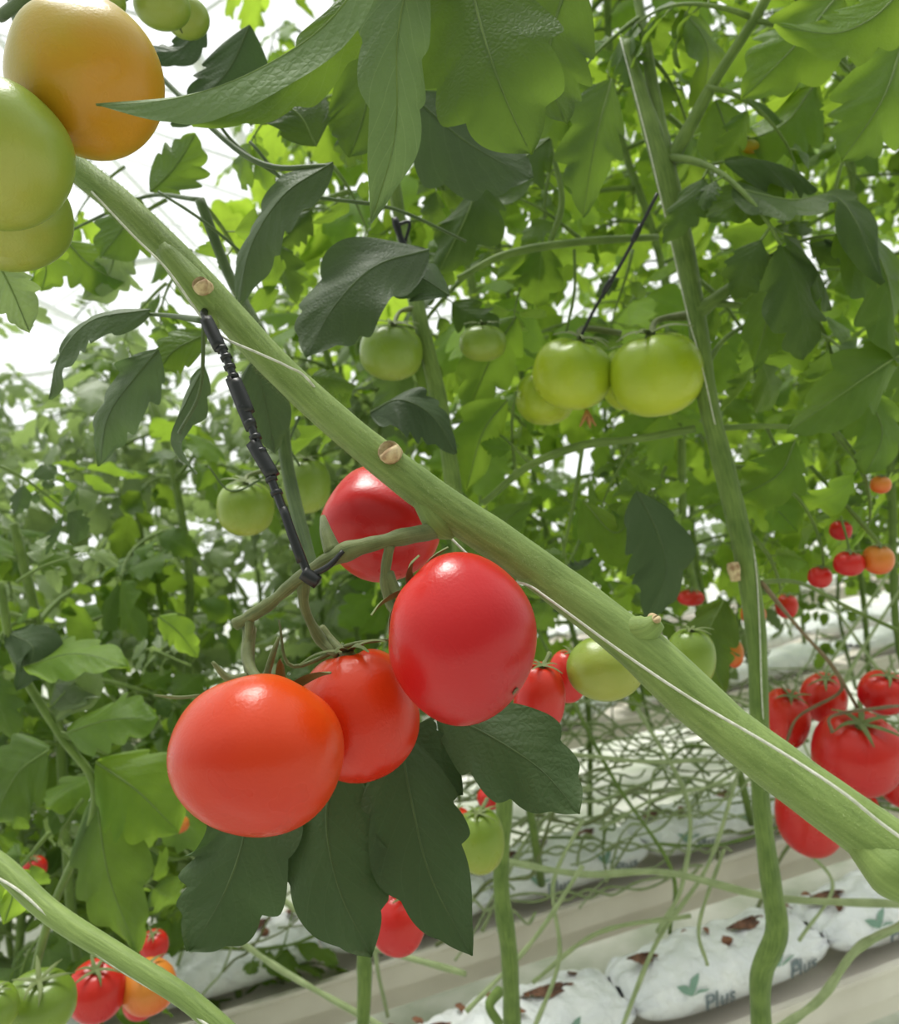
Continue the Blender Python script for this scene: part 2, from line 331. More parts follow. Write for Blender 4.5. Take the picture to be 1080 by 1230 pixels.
tomato(688,449,0.80,96,88,(0.2,0.9,0.25),T_GRD,'glossy green tomato in a hanging cluster',G4,lobes=0.04,stalk=[(700,395,0.82),(745,400,0.84)])
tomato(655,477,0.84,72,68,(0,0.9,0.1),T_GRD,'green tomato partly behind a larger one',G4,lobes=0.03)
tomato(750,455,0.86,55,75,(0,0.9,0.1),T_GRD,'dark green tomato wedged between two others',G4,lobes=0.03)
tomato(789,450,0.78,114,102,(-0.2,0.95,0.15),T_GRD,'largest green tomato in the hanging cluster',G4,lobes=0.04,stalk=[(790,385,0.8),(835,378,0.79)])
tomato(470,423,0.78,76,69,(0.1,1,0.3),T_GRN,'round green tomato under a dark leaf',G4,lobes=0.02,stalk=[(480,375,0.8),(500,370,0.8)])
tomato(580,412,0.80,56,44,(0,1,0.1),T_GRN,'small green tomato among leaves',G4)
G5='green tomatoes on the left vine'
tomato(295,610,0.72,68,68,(0.1,1,0.3),T_YG,'pale green tomato hanging by the black hook',G5,stalk=[(300,570,0.74),(345,560,0.75)])
tomato(368,583,0.76,58,68,(0,1,0.2),T_GRN,'green tomato behind the black hook',G5)
G6='ripe tomatoes on the far right truss'
for (u,v,d,w,h,m,l) in [(1030,905,0.86,106,100,T_RED,'ripe red tomato with a spidery dried calyx'),(943,864,0.92,58,74,T_RED2,'deep red tomato at the edge of a cluster'),(990,838,0.96,54,60,T_RED2,'deep red tomato behind others in a cluster'),(1062,832,0.93,60,52,T_RED,'red tomato at the top of a cluster'),(975,972,0.90,84,112,T_RED2,'long red tomato hanging low in a cluster'),(1022,975,0.95,62,70,T_RED,'red tomato tucked behind a lower one'),(1085,930,0.95,60,80,T_RED2,'red tomato cut off at the cluster edge')]:
    tomato(u,v,d,w,h,(0.15*random.uniform(-1,1),0.9,0.45),m,l,G6,lobes=0.03)
G7='small ripe tomatoes on distant vines'
for (u,v,d,w,h,m) in [(985,693,.80,28,26,T_RED),(1020,677,.78,36,30,T_RED),(1055,672,.78,36,36,T_OR2),(1010,637,.82,26,24,T_RED),(905,738,.9,30,26,T_OR2),(882,785,.9,22,34,T_OR2),(830,718,.9,32,20,T_RED2),(895,177,0.80,34,18,T_YEL),(1058,582,.8,24,22,T_OR2),(185,1135,1.0,34,34,T_RED),(42,1042,1.0,28,26,T_RED),(215,990,1.0,24,20,T_OR2),(945,728,.95,26,30,T_RED2)]:
    tomato(u,v,d,w,h,(0,1,0.3),m,'small ripe tomato among distant leaves',G7,seg=28,ring=18)
G8='tomatoes low on the near vines'
tomato(478,1108,0.62,68,76,(0.3,0.9,0.1),T_RED,'red tomato hanging below dark leaves',G8,stalk=[(485,1060,0.64)])
tomato(492,1082,0.68,48,44,(0.3,0.9,0.1),T_OR2,'orange tomato behind a red one',G8)
tomato(577,1010,0.78,58,78,(-0.1,1,0.2),T_YG,'yellow-green tomato beside an upright stem',G8,stalk=[(585,960,0.84)])
tomato(548,985,0.85,36,30,(0,1,0.2),T_RED2,'small orange-red tomato behind leaves',G8)
tomato(590,958,0.95,34,26,(0,1,0.2),T_RED,'small red tomato behind leaves',G8)
tomato(116,1190,0.8,68,68,(0.1,0.9,0.3),T_RED,'ripe red tomato in a low cluster',G8)
tomato(178,1185,0.82,66,60,(0,0.9,0.3),T_OR2,'orange ripening tomato in a low cluster',G8)
tomato(168,1205,0.9,40,36,(0,0.9,0.3),T_RED,'red tomato in a low cluster',G8)
tomato(48,1204,0.66,84,70,(0.1,0.9,0.3),T_GRN,'green unripe tomato by the sloping stem',G8)
tomato(-6,1210,0.62,54,54,(0.1,0.9,0.3),T_GRN,'green unripe tomato by the sloping stem',G8)

# ------------------------------------------------------------ leaf helpers
def leaf(par,path,wpx,normal,mat,depth=0.3,k=5,fold=0.2,n=64,m=15,t=0.5,stalk=True,name='leaf',roll=0.0,label=None,wave=.07):
    P=[list(p) for p in px(path)]; c=cat(P,n); dm=np.mean([p[2] for p in path]); W=wpx*dm/F/2
    T=np.gradient(c,axis=0); T/=np.linalg.norm(T,axis=1)[:,None]
    nn=np.array(cv(*normal)); mb=MB(); v=np.zeros((n,m,3)); S=np.linspace(-1,1,m); tt=np.linspace(0,1,n); p0=random.random()*0.4; q0=random.random()*6
    for i in range(n):
        t_=min(max(tt[i],.003),.997); ni=nn-T[i]*np.dot(nn,T[i]); ni/=np.linalg.norm(ni); sd=np.cross(ni,T[i])
        a=roll*(t_-0.3); sd,ni=sd*math.cos(a)+ni*math.sin(a), ni*math.cos(a)-sd*math.sin(a)
        ph=phase(t_,S,k-.5,p0)
        w=W*prof(t_)*lobes_w(t_,ph,depth)
        z=-fold*abs(S)*w+wave*W*np.sin(t_*8+S*2.6+q0)*S*S+0.5*wave*W*np.sin(t_*15+2*S+q0*2)*abs(S)
        v[i]=c[i]+sd[None,:]*(S*w)[:,None]+ni[None,:]*z[:,None]+T[i][None,:]*(np.abs(S)**1.3*w*0.5)[:,None]
    uv=np.stack([np.repeat(tt,m),np.tile((S+1)/2,n)],1)
    mb.add(v.reshape(-1,3),gridf(n,m),uv,t,0)
    tube(mb,c[::6]-nn*0.0003,[W*0.018+0.0004,0.0003],6,20,mi=1,caps=False)
    return obj(name,mb.mesh(name,[mat,S_DARK if mat in (M_DARK,M_GREY) else S_VINE],origin=par.location),par,None,label)
CT_H=[compound(30,9,random.uniform(0.5,1.0),random.choice((2,3)),curl=(.1,1.7)) for _ in range(10)]
def cleaf(par,b,tip,normal,mat,label=None,sc_=1.0):
    B=np.array(at(*b)); E=np.array(at(*tip)); x=E-B; l=np.linalg.norm(x)*sc_
    v,f,uv,t,mi=random.choice(CT_H); M=mat4(B,x,np.array(cv(*normal)))
    vv=(v*l)@M[:3,:3].T+M[:3,3]
    mb=MB(); mb.add(vv,f,uv,np.clip(t*0.6+random.uniform(0,0.4),0,1),mi)
    return obj('leaf',mb.mesh('leaf',[mat,S_VINE],origin=par.location),par,None,label)

# ------------------------------------------------------------ thick sloping vine
main=thing('tomato_vine',at(1120,1070,0.28),'thick pale green tomato vine sloping down past ripe fruit','tomato vine')
mb=MB()
pts=[(86,198,.43),(160,258,.42),(245,345,.41),(330,438,.402),(420,520,.395),(520,598,.388),(620,666,.38),(740,757,.365),(840,848,.345),(950,933,.32),(1085,1030,.295),(1200,1110,.28)]
wd=[31,34,38,38,40,46,48,53,57,62,68,74]
MR=[w*p[2]/F/2 for w,p in zip(wd,pts)]
tube(mb,px(pts),MR,28,150,ridge=0.035,lump=0.012)
tube(mb,px([(500,585,.388),(528,628,.386),(545,642,.388)]),[0.005,0.0075,0.003],14,12)
tube(mb,px([(750,757,.362),(775,757,.355),(792,746,.353)]),[0.006,0.0065,0.0034],16,14)
tube(mb,px([(660,698,.374),(775,783,.358),(890,884,.334)]),[0.0076,0.0104,0.0084],24,30)
tube(mb,px([(1030,1005,.303),(1072,1045,.292),(1100,1062,.288)]),[0.006,0.0098,0.008],14,14)
tube(mb,px([(200,300,.413),(240,350,.407),(272,385,.407)]),[0.006,0.0082,0.006],14,12)
part('stem',mb,[S_MAIN],main)
mb=MB(); fuzz(mb,px(pts),MR,20000,.0017); part('stem_hair',mb,[S_HAIR],main,'fine pale fuzz on the stem',kind='stuff')
for (u,v,d,r) in [(243,345,.398,.0036),(469,545,.382,.0050),(789,745,.351,.0017)]:
    mb=MB(); p=at(u,v,d)
    tube(mb,[p+Y*0.008,p+cv(-0.2,0.35,1)*0.002,p+cv(-0.25,0.4,1)*0.0035],[r*1.25,r*1.1,r*0.85],14,6,lump=.08)
    part('leaf_scar',mb,[M_CUT],main,'dry tan cut scar')
mb=MB()
tube(mb,px([(532,636,.388),(470,648,.372),(410,665,.37),(360,695,.378),(320,728,.385),(283,750,.39)]),[.0044,.0034,.0042,.0030,.0030,.0030],12,60,lump=0.10)
tube(mb,px([(468,655,.372),(463,690,.374),(468,722,.372),(482,745,.365)]),[.0028,.0024,.0028,.002],10,24,lump=0.10)
tube(mb,px([(365,697,.378),(366,730,.382),(385,768,.385),(405,788,.38)]),[.0028,.0023,.0026,.0018],10,24,lump=0.10)
tube(mb,px([(300,745,.388),(297,790,.38),(300,812,.372)]),[.0024,.0020,.002],8,14,lump=.1)
tube(mb,px([(400,663,.372),(392,640,.378),(388,622,.40)]),[.0042,.003,.0016],8,14)
tube(mb,px([(300,812,.372),(275,815,.372),(255,795,.372)]),[.002,.002,.0008],8,12)
tube(mb,px([(335,745,.385),(350,800,.385),(420,775,.385),(468,768,.38)]),[.0006,.0010,.0012,.0006],6,18)
tube(mb,px([(320,812,.375),(328,785,.37),(335,765,.372)]),[.0018,.0015,.0006],6,10)
tube(mb,px([(185,835,.36),(215,838,.362),(240,835,.36)]),[.0004,.001,.0006],6,10)
part('truss_stalk',mb,[S_TRUSS],main)
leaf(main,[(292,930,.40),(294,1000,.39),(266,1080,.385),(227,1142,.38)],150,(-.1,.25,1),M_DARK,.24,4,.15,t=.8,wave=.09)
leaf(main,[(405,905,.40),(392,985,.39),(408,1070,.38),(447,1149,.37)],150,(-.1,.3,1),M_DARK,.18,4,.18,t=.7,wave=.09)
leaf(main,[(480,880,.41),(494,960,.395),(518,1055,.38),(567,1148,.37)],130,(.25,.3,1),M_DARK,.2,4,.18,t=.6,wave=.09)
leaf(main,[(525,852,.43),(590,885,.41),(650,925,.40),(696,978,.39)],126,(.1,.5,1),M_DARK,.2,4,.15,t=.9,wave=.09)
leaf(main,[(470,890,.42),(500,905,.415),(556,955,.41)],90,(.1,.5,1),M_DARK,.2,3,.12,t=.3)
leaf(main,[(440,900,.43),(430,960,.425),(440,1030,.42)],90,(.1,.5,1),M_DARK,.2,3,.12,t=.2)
mb=MB(); tube(mb,px([(505,700,.43),(500,800,.43),(470,880,.42),(440,920,.41),(300,935,.40)]),[.002,.002,.002,.002,.0012],8,30)
tube(mb,px([(480,885,.42),(525,860,.43)]),[.0015,.0012],6,8); part('leaf_stalk',mb,[S_DARK],main)

lv=thing('tomato_vine',at(330,-40,.5),'tomato vine with long drooping pale leaves overhead','tomato vine')
mb=MB(); tube(mb,px([(90,200,.44),(60,120,.46),(30,40,.48),(10,-40,.5)]),[.007,.006,.005,.005],12,30)
tube(mb,px([(440,-20,.36),(600,-40,.5),(750,-60,.7)]),[.004,.005,.006],10,20)
tube(mb,px([(0,20,.44),(35,-5,.42),(70,-20,.42)]),[.003,.003,.003],8,12)
part('stem',mb,[S_DARK],lv)
leaf(lv,[(455,-55,.31),(390,30,.315),(300,88,.315),(210,118,.32),(116,127,.33)],92,(-.45,.55,.75),M_UNDER,.08,4,.45,t=.4,label='long pale leaf seen from beneath')
leaf(lv,[(500,-60,.42),(478,40,.41),(475,160,.41),(446,268,.42)],90,(.35,0,1),M_UNDER,.2,4,.35,t=.0,wave=.12)
leaf(lv,[(555,-100,.44),(570,0,.43),(600,100,.42),(638,186,.43)],190,(-.1,.2,1),M_DEEP,.24,4,.15,t=.7,wave=.10)
leaf(lv,[(690,-40,.5),(665,30,.5),(660,90,.5),(680,150,.5)],130,(.2,.2,1),M_DEEP,.28,4,.2,t=.7,wave=.10)
leaf(lv,[(440,-20,.46),(400,40,.46),(330,110,.47),(230,150,.48)],90,(0,.3,1),M_MID,.25,4,.3,t=.3)
leaf(lv,[(300,30,.6),(270,90,.6),(205,150,.6)],90,(0,.3,1),M_DARK,.25,4,.3,t=.9)
leaf(lv,[(245,25,.6),(215,60,.6),(165,60,.6)],50,(0,.4,1),M_DARK,.25,4,.2,t=.4)
leaf(lv,[(490,110,.6),(560,170,.6),(640,215,.6)],140,(0,.3,1),M_GREY,.25,4,.2,t=.2)
leaf(lv,[(430,60,.62),(440,120,.62),(420,190,.62)],110,(0,.3,1),M_DEEP,.25,4,.2,t=.5)
leaf(lv,[(400,195,.52),(340,235,.52),(300,300,.53),(286,375,.54)],84,(-.4,.4,1),M_GREY,.2,5,.35,t=.6,wave=.1)
leaf(lv,[(515,300,.60),(450,320,.58),(400,370,.57),(368,430,.56)],130,(-.2,.4,1),M_GREY,.2,4,.2,t=.3,wave=.1)
leaf(lv,[(540,355,.6),(500,330,.6),(430,300,.6)],80,(-.2,.7,.8),M_DARK,.25,4,.2,t=.8)
leaf(lv,[(445,495,.62),(480,480,.6),(520,500,.6),(548,545,.61)],90,(.3,.6,.8),M_DARK,.25,4,.4,t=.1)
leaf(lv,[(380,175,.6),(350,130,.6),(270,110,.62)],90,(0,.5,1),M_DEEP,.25,4,.2,t=.1)
leaf(lv,[(180,372,.5),(110,385,.5),(70,430,.5),(60,480,.51)],64,(-.3,.7,.8),M_GREY,.25,6,.4,t=.8,wave=.12)
leaf(lv,[(190,420,.5),(165,450,.5),(130,500,.51),(120,560,.52)],90,(-.3,.2,1),M_GREY,.28,5,.3,t=.9,wave=.1)
leaf(lv,[(245,440,.5),(225,480,.5),(205,530,.5),(235,570,.49)],54,(-.6,.1,.8),M_GREY,.25,4,.5,t=.8,roll=1.2,label='curled withering leaf')
leaf(lv,[(250,400,.55),(210,420,.55),(190,445,.55)],60,(0,.3,1),M_MID,.25,4,.2,t=.4)
leaf(lv,[(305,430,.5),(318,480,.5),(330,545,.5)],70,(0,.3,1),M_GREY,.25,4,.2,t=.1)
leaf(lv,[(0,320,.45),(15,350,.45),(36,400,.45)],60,(0,.3,1),M_PALE,.25,4,.2,t=.9)
leaf(lv,[(40,300,.7),(55,320,.7),(50,350,.7)],60,(0,.3,1),M_BRIGHT,.3,4,.2,t=.5)
leaf(lv,[(170,240,.7),(150,270,.7),(120,310,.7)],90,(0,.3,1),M_MID,.3,4,.2,t=.5)
leaf(lv,[(180,230,.7),(210,200,.7),(235,160,.7)],80,(0,.3,1),M_MID,.3,4,.2,t=.5)
leaf(lv,[(80,290,.75),(110,320,.75),(150,340,.75)],70,(0,.3,1),M_BRIGHT,.3,4,.2,t=.2)
leaf(lv,[(140,290,.75),(130,330,.75),(100,360,.75)],60,(0,.3,1),M_PALE,.3,4,.2,t=.7)
mb=MB(); tube(mb,px([(400,200,.52),(300,190,.55),(180,80,.6)]),[.0015,.002,.002],6,20)
tube(mb,px([(130,380,.5),(190,378,.5),(245,385,.45)]),[.0008,.0012,.002],6,20)
tube(mb,px([(245,385,.42),(240,470,.45),(215,520,.48)]),[.0012,.001,.001],6,20)
tube(mb,px([(190,230,.6),(250,270,.6),(320,330,.62)]),[.001,.0012,.001],6,20)
tube(mb,px([(60,290,.75),(120,260,.72),(180,235,.7),(240,240,.64)]),[.001,.0014,.0016,.002],6,20)
tube(mb,px([(300,170,.6),(360,230,.6),(470,250,.62),(560,290,.64)]),[.0012,.0014,.0014,.001],6,20)
tube(mb,px([(250,130,.62),(290,180,.62),(380,240,.62)]),[.0012,.0014,.001],6,20)
tube(mb,px([(250,560,.7),(280,590,.7),(330,560,.7),(360,500,.7)]),[.0008,.001,.001,.0012],6,20)
tube(mb,px([(350,470,.66),(340,520,.66),(360,560,.66)]),[.0008,.001,.001],6,20)
tube(mb,px([(240,240,.62),(275,330,.62),(330,440,.6),(345,560,.6),(378,700,.55)]),[.004,.004,.005,.005,.005],8,40)
part('leaf_stalk',mb,[S_DARK],lv)
for b,t_,nrm,m_ in [((240,240,.64),(350,400,.72),(0,.3,1),M_MID),((400,200,.7),(480,330,.75),(0,.3,1),M_MID),((300,150,.7),(420,90,.7),(0,.3,1),M_DEEP),((420,230,.75),(260,300,.8),(-.1,.4,1),M_DEEP),((560,150,.75),(500,260,.75),(-.1,.4,1),M_DEEP),((330,420,.7),(450,560,.78),(-.1,.4,1),M_MID),((200,240,.8),(90,330,.85),(0,.4,1),M_PALE),((380,100,.75),(250,190,.75),(0,.4,1),M_MID),((470,60,.8),(400,180,.8),(0,.4,1),M_DEEP),((230,300,.85),(150,430,.85),(0,.4,1),M_MID),((60,290,.85),(-20,380,.85),(0,.4,1),M_PALE),((150,200,.9),(60,290,.9),(0,.4,1),M_BRIGHT),((200,340,.95),(110,440,.95),(0,.4,1),M_PALE)]:
    cleaf(lv,b,t_,nrm,m_)

# strings and hook
mb=MB(); tube(mb,px([(110,230,.418),(160,283,.407),(200,323,.399),(243,382,.396),(268,405,.391),(310,424,.385),(345,440,.385),(372,458,.391),(420,525,.412),(520,625,.41),(590,690,.387),(632,702,.369),(660,720,.359),(745,782,.344),(830,839,.327),(930,898,.304),(1010,950,.286),(1060,990,.279),(1130,1040,.27)]),.00058,8,160)
solo('support_string',mb,[M_STRING],'white twine wound along the thick sloping stem','string')
mb=MB(); 
hp=[(250,386,.392),(272,430,.385),(290,480,.38),(318,555,.372),(345,625,.366),(372,695,.362)]
tube(mb,px(hp),[.0019]*6,8,50)
for a,b,r in [((248,384,.392),(264,418,.387),.0036),((278,455,.383),(302,515,.377),.0032),((304,532,.375),(328,572,.371),.0038),((340,610,.367),(362,675,.363),.0023),((282,458,.382),(298,496,.379),.0038),((364,688,.362),(382,700,.362),.0036)]:
    tube(mb,px([a,b]),[r*.95,r,r,r*.95],6,8)
for q in np.linspace(0.1,0.7,14):
    i=q*5; k=int(i); a=[hp[k][j]+(hp[k+1][j]-hp[k][j])*(i-k) for j in range(3)]
    b=[hp[k][j]+(hp[k+1][j]-hp[k][j])*(i-k+.06) for j in range(3)]; tube(mb,px([a,b]),[.0030,.0030],6,3)
tube(mb,px([(372,692,.362),(395,680,.362),(412,662,.364)]),[.0014,.0014,.001],8,12)
tube(mb,px([(252,390,.39),(245,375,.40),(262,372,.41)]),[.0018,.0018,.001],8,12)
solo('truss_hook',mb,[M_BLACK],'black ribbed plastic hook holding up the truss','plant hook')

# ------------------------------------------------------------ upright vine
rv=thing('tomato_vine',at(920,1260,.9),'upright green tomato vine with a thin white string','tomato vine')
mb=MB()
pts=[(752,50,.80),(772,120,.79),(797,200,.78),(822,300,.78),(838,390,.775),(850,480,.77),(872,570,.765),(893,660,.76),(908,760,.76),(912,860,.76),(914,960,.77),(926,1060,.79),(933,1120,.80),(914,1175,.82),(916,1260,.84)]
wd=[12,18,27,23,22,23,24,25,23,22,21,23,27,25,23]
RR=[w*p[2]/F/2 for w,p in zip(wd,pts)]
tube(mb,px(pts),RR,16,120,ridge=0.03,lump=0.03)
for P,r in [([(805,195,.78),(830,150,.77),(860,95,.76),(905,25,.74),(930,-20,.73)],[.008,.006,.005,.0045,.004]),
  ([(800,190,.78),(785,110,.80),(770,20,.82),(760,-30,.83)],[.008,.006,.0045,.004]),
  ([(838,375,.775),(875,348,.77),(925,308,.76)],[.008,.005,.004]),
  ([(835,515,.77),(760,528,.78),(700,535,.80),(635,560,.80),(580,605,.8)],[.0035,.0035,.004,.004,.003]),
  ([(850,515,.77),(920,512,.78),(1000,516,.8)],[.003,.0025,.002]),
  ([(790,285,.85),(700,290,.82),(610,305,.80),(550,335,.80)],[.003,.004,.0035,.003]),
  ([(660,295,.82),(675,240,.82),(660,170,.82)],[.003,.003,.002]),
  ([(850,435,.77),(880,400,.78),(960,360,.8)],[.003,.002,.002]),
  ([(700,535,.80),(690,600,.80),(675,670,.8)],[.002,.002,.001]),
  ([(960,545,.82),(1010,600,.82),(1080,680,.82)],[.002,.002,.002]),
  ([(620,470,.82),(615,510,.82),(618,560,.82)],[.0015,.0015,.0015]),
  ([(690,300,.82),(690,350,.82),(680,400,.82)],[.0015,.0015,.0015]),
  ([(1080,175,.72),(1020,185,.72),(1000,240,.72)],[.0015,.0015,.0012]),
  ([(900,700,.8),(960,700,.85),(1020,730,.9),(1085,760,.9)],[.003,.002,.002,.002]),
  ([(905,560,.78),(960,600,.8),(985,650,.8),(990,690,.8)],[.002,.0016,.0014,.001]),
  ([(1010,620,.8),(1018,650,.79),(1020,668,.78)],[.0012,.0012,.001])]:
    tube(mb,px(P),r,10,26,lump=0.05)
part('stem',mb,[S_VINE],rv)
mb=MB(); tube(mb,px([(880,676,.75),(884,698,.747)]),[.005,.0065,.004],10,8,lump=.1); part('leaf_scar',mb,[M_CUT],rv,'dry tan cut scar')
mb=MB(); tube(mb,px([(915,700,.76),(960,755,.82),(1000,800,.85),(1030,850,.86)]),[.0022,.002,.002,.002],8,26,lump=.1)
tube(mb,px([(1000,800,.85),(1010,830,.86),(960,860,.88),(945,890,.9)]),[.0018]*4,6,20,lump=.1)
tube(mb,px([(1000,880,.83),(1000,860,.84),(1060,850,.85),(1080,848,.86)]),[.0018]*4,6,20,lump=.1)
part('truss_stalk',mb,[S_BROWN],rv)
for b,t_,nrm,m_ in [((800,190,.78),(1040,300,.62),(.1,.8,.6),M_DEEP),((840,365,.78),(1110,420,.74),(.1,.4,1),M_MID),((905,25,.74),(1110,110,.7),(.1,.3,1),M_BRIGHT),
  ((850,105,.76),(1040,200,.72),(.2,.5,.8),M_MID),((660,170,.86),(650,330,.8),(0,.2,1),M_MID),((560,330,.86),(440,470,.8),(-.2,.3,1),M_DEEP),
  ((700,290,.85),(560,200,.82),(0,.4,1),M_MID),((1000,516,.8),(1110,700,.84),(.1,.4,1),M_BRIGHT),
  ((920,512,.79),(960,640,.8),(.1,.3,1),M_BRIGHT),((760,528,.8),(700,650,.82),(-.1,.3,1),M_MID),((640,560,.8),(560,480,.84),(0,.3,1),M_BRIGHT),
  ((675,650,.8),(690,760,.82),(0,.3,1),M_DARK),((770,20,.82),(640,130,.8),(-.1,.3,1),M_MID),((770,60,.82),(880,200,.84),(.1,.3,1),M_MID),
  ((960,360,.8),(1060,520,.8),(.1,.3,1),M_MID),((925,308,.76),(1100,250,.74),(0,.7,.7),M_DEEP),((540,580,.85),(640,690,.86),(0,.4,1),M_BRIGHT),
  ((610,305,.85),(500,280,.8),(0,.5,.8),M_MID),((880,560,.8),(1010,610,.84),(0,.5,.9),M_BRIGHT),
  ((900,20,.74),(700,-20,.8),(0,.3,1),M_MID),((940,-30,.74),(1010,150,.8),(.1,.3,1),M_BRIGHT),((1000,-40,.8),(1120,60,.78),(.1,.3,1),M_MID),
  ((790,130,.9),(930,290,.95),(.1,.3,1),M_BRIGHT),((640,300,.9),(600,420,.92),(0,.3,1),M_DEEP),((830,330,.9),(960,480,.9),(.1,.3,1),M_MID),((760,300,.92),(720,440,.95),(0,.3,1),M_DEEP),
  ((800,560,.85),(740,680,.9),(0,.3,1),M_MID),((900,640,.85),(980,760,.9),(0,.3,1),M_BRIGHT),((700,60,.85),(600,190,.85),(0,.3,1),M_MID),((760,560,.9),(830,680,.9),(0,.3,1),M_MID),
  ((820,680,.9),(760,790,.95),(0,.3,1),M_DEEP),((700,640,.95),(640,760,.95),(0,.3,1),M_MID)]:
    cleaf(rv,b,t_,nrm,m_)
leaf(rv,[(765,590,.74),(790,640,.73),(800,690,.73),(775,745,.73)],100,(.3,.2,1),M_DARK,.25,4,.3,t=.9,wave=.1)
leaf(rv,[(880,225,.72),(950,240,.70),(1010,240,.68),(1062,340,.66)],110,(.1,.8,.6),M_DEEP,.3,5,.2,t=.5,wave=.14)
leaf(rv,[(930,205,.74),(900,235,.73),(850,262,.72)],90,(.0,.6,.8),M_MID,.3,4,.2,t=.3)
leaf(rv,[(1090,-20,.6),(1050,20,.6),(1000,40,.6),(930,30,.6)],90,(.0,.3,1),M_BRIGHT,.3,4,.3,t=.2)
leaf(rv,[(560,680,.82),(590,640,.82),(640,600,.82)],60,(.0,.6,.8),M_MID,.3,4,.2,t=.6)
for a_,b_,c_,w_,m_,t_ in [((1010,-10,.7),(960,50,.69),(890,120,.7),110,M_BRIGHT,.2),((1085,50,.68),(1060,120,.67),(1010,195,.68),110,M_MID,.8),
  ((735,95,.74),(715,170,.73),(700,262,.74),90,M_DEEP,.9),((1020,255,.70),(1065,330,.69),(1078,440,.70),120,M_MID,.5),((1090,420,.7),(1030,460,.69),(945,520,.7),90,M_MID,.6),
  ((935,310,.75),(925,370,.74),(905,445,.75),80,M_MID,.5),((575,215,.74),(560,260,.73),(525,330,.74),90,M_DEEP,.4),
  ((955,530,.78),(935,570,.77),(880,600,.78),80,M_BRIGHT,.3),((660,165,.76),(620,200,.75),(580,260,.76),80,M_DEEP,.5),
  ((620,380,.84),(590,430,.84),(560,500,.84),80,M_MID,.8),((610,480,.82),(580,520,.81),(560,590,.82),70,M_BRIGHT,.4),
  ((860,120,.8),(880,170,.79),(925,230,.8),90,M_BRIGHT,.3),((820,10,.8),(850,60,.79),(840,140,.8),90,M_BRIGHT,.0),((980,100,.8),(940,150,.79),(890,170,.8),90,M_MID,.8),
  ((700,600,.8),(740,640,.79),(770,600,.8),70,M_BRIGHT,.1),((860,560,.82),(920,600,.81),(960,640,.82),80,M_BRIGHT,.4),
  ((870,720,.86),(850,770,.85),(870,830,.86),80,M_MID,.3),((1040,470,.8),(1060,520,.79),(1040,570,.8),90,M_MID,.8),((560,20,.62),(540,80,.6),(555,150,.62),100,M_DEEP,.9)]:
    leaf(rv,[a_,b_,c_],w_,(random.uniform(-.5,.5),random.uniform(.1,.8),1),m_,.34,4,random.uniform(.1,.6),t=t_,n=44,m=11,wave=.12,roll=random.uniform(-1.2,1.2))
mb=MB(); tube(mb,px([(745,45,.795),(785,200,.765),(824,370,.762),(838,420,.758),(848,460,.757),(862,520,.762),(885,590,.785),(905,660,.755),(912,740,.75),(916,850,.75),(924,930,.775)]),.0006,6,80)
solo('support_string',mb,[M_STRING],'white twine running down the upright vine','string')
mb=MB(); tube(mb,px([(790,232,.74),(750,310,.76),(715,370,.78),(698,404,.79)]),[.0016]*4,8,30)
for a,b in [((770,270,.75),(760,290,.752)),((735,335,.765),(725,352,.77))]: tube(mb,px([a,b]),[.0024,.003,.0024],8,6)
solo('truss_hook',mb,[M_BLACK],'thin black hook holding up the green cluster','plant hook')
mb=MB(); tube(mb,px([(474,262,.7),(483,290,.7),(500,322,.7)]),[.002,.004,.002],8,12,lump=.3)
tube(mb,px([(478,270,.7),(492,268,.7),(486,300,.7),(500,320,.7)]),[.0015]*4,6,20)
solo('truss_hook',mb,[M_BLACK],'short black clip gripping a slim stem','plant hook')
mb=MB()
for i in range(5):
    a=i*1.26; p=at(705,494,.80); tube(mb,[p,p+cv(math.cos(a)*.6,-1.2,math.sin(a)*.6+.3)*.008,p+cv(math.cos(a)*.7,-1.2,.2)*.017],[.002,.002,.0006],6,8)
solo('withered_flower',mb,[M_PETAL],'withered orange blossom remains under green tomatoes','flower')

mv=thing('tomato_vine',at(600,1260,.95),'slim green tomato vine behind the ripe fruit','tomato vine')
mb=MB(); tube(mb,px([(470,200,.84),(485,290,.84),(505,385,.80),(527,480,.80),(541,560,.80),(560,700,.85),(595,850,.9),(606,945,.9),(602,1060,.9),(612,1150,.92),(616,1260,.95)]),[.006,.007,.008,.008,.008,.008,.008,.009,.009,.010,.010],12,100,lump=.05)
tube(mb,px([(600,1190,.9),(588,1208,.88),(600,1230,.88)]),[.006,.005,.005],8,12)
part('stem',mb,[S_VINE],mv)
sv=thing('tomato_vine',at(437,1260,.9),'short piece of green vine below dark leaves','tomato vine')
mb=MB(); tube(mb,px([(430,1040,.92),(434,1120,.9),(438,1170,.9),(435,1260,.9)]),[.006,.007,.008,.007],10,30,lump=.05); part('stem',mb,[S_VINE],sv)

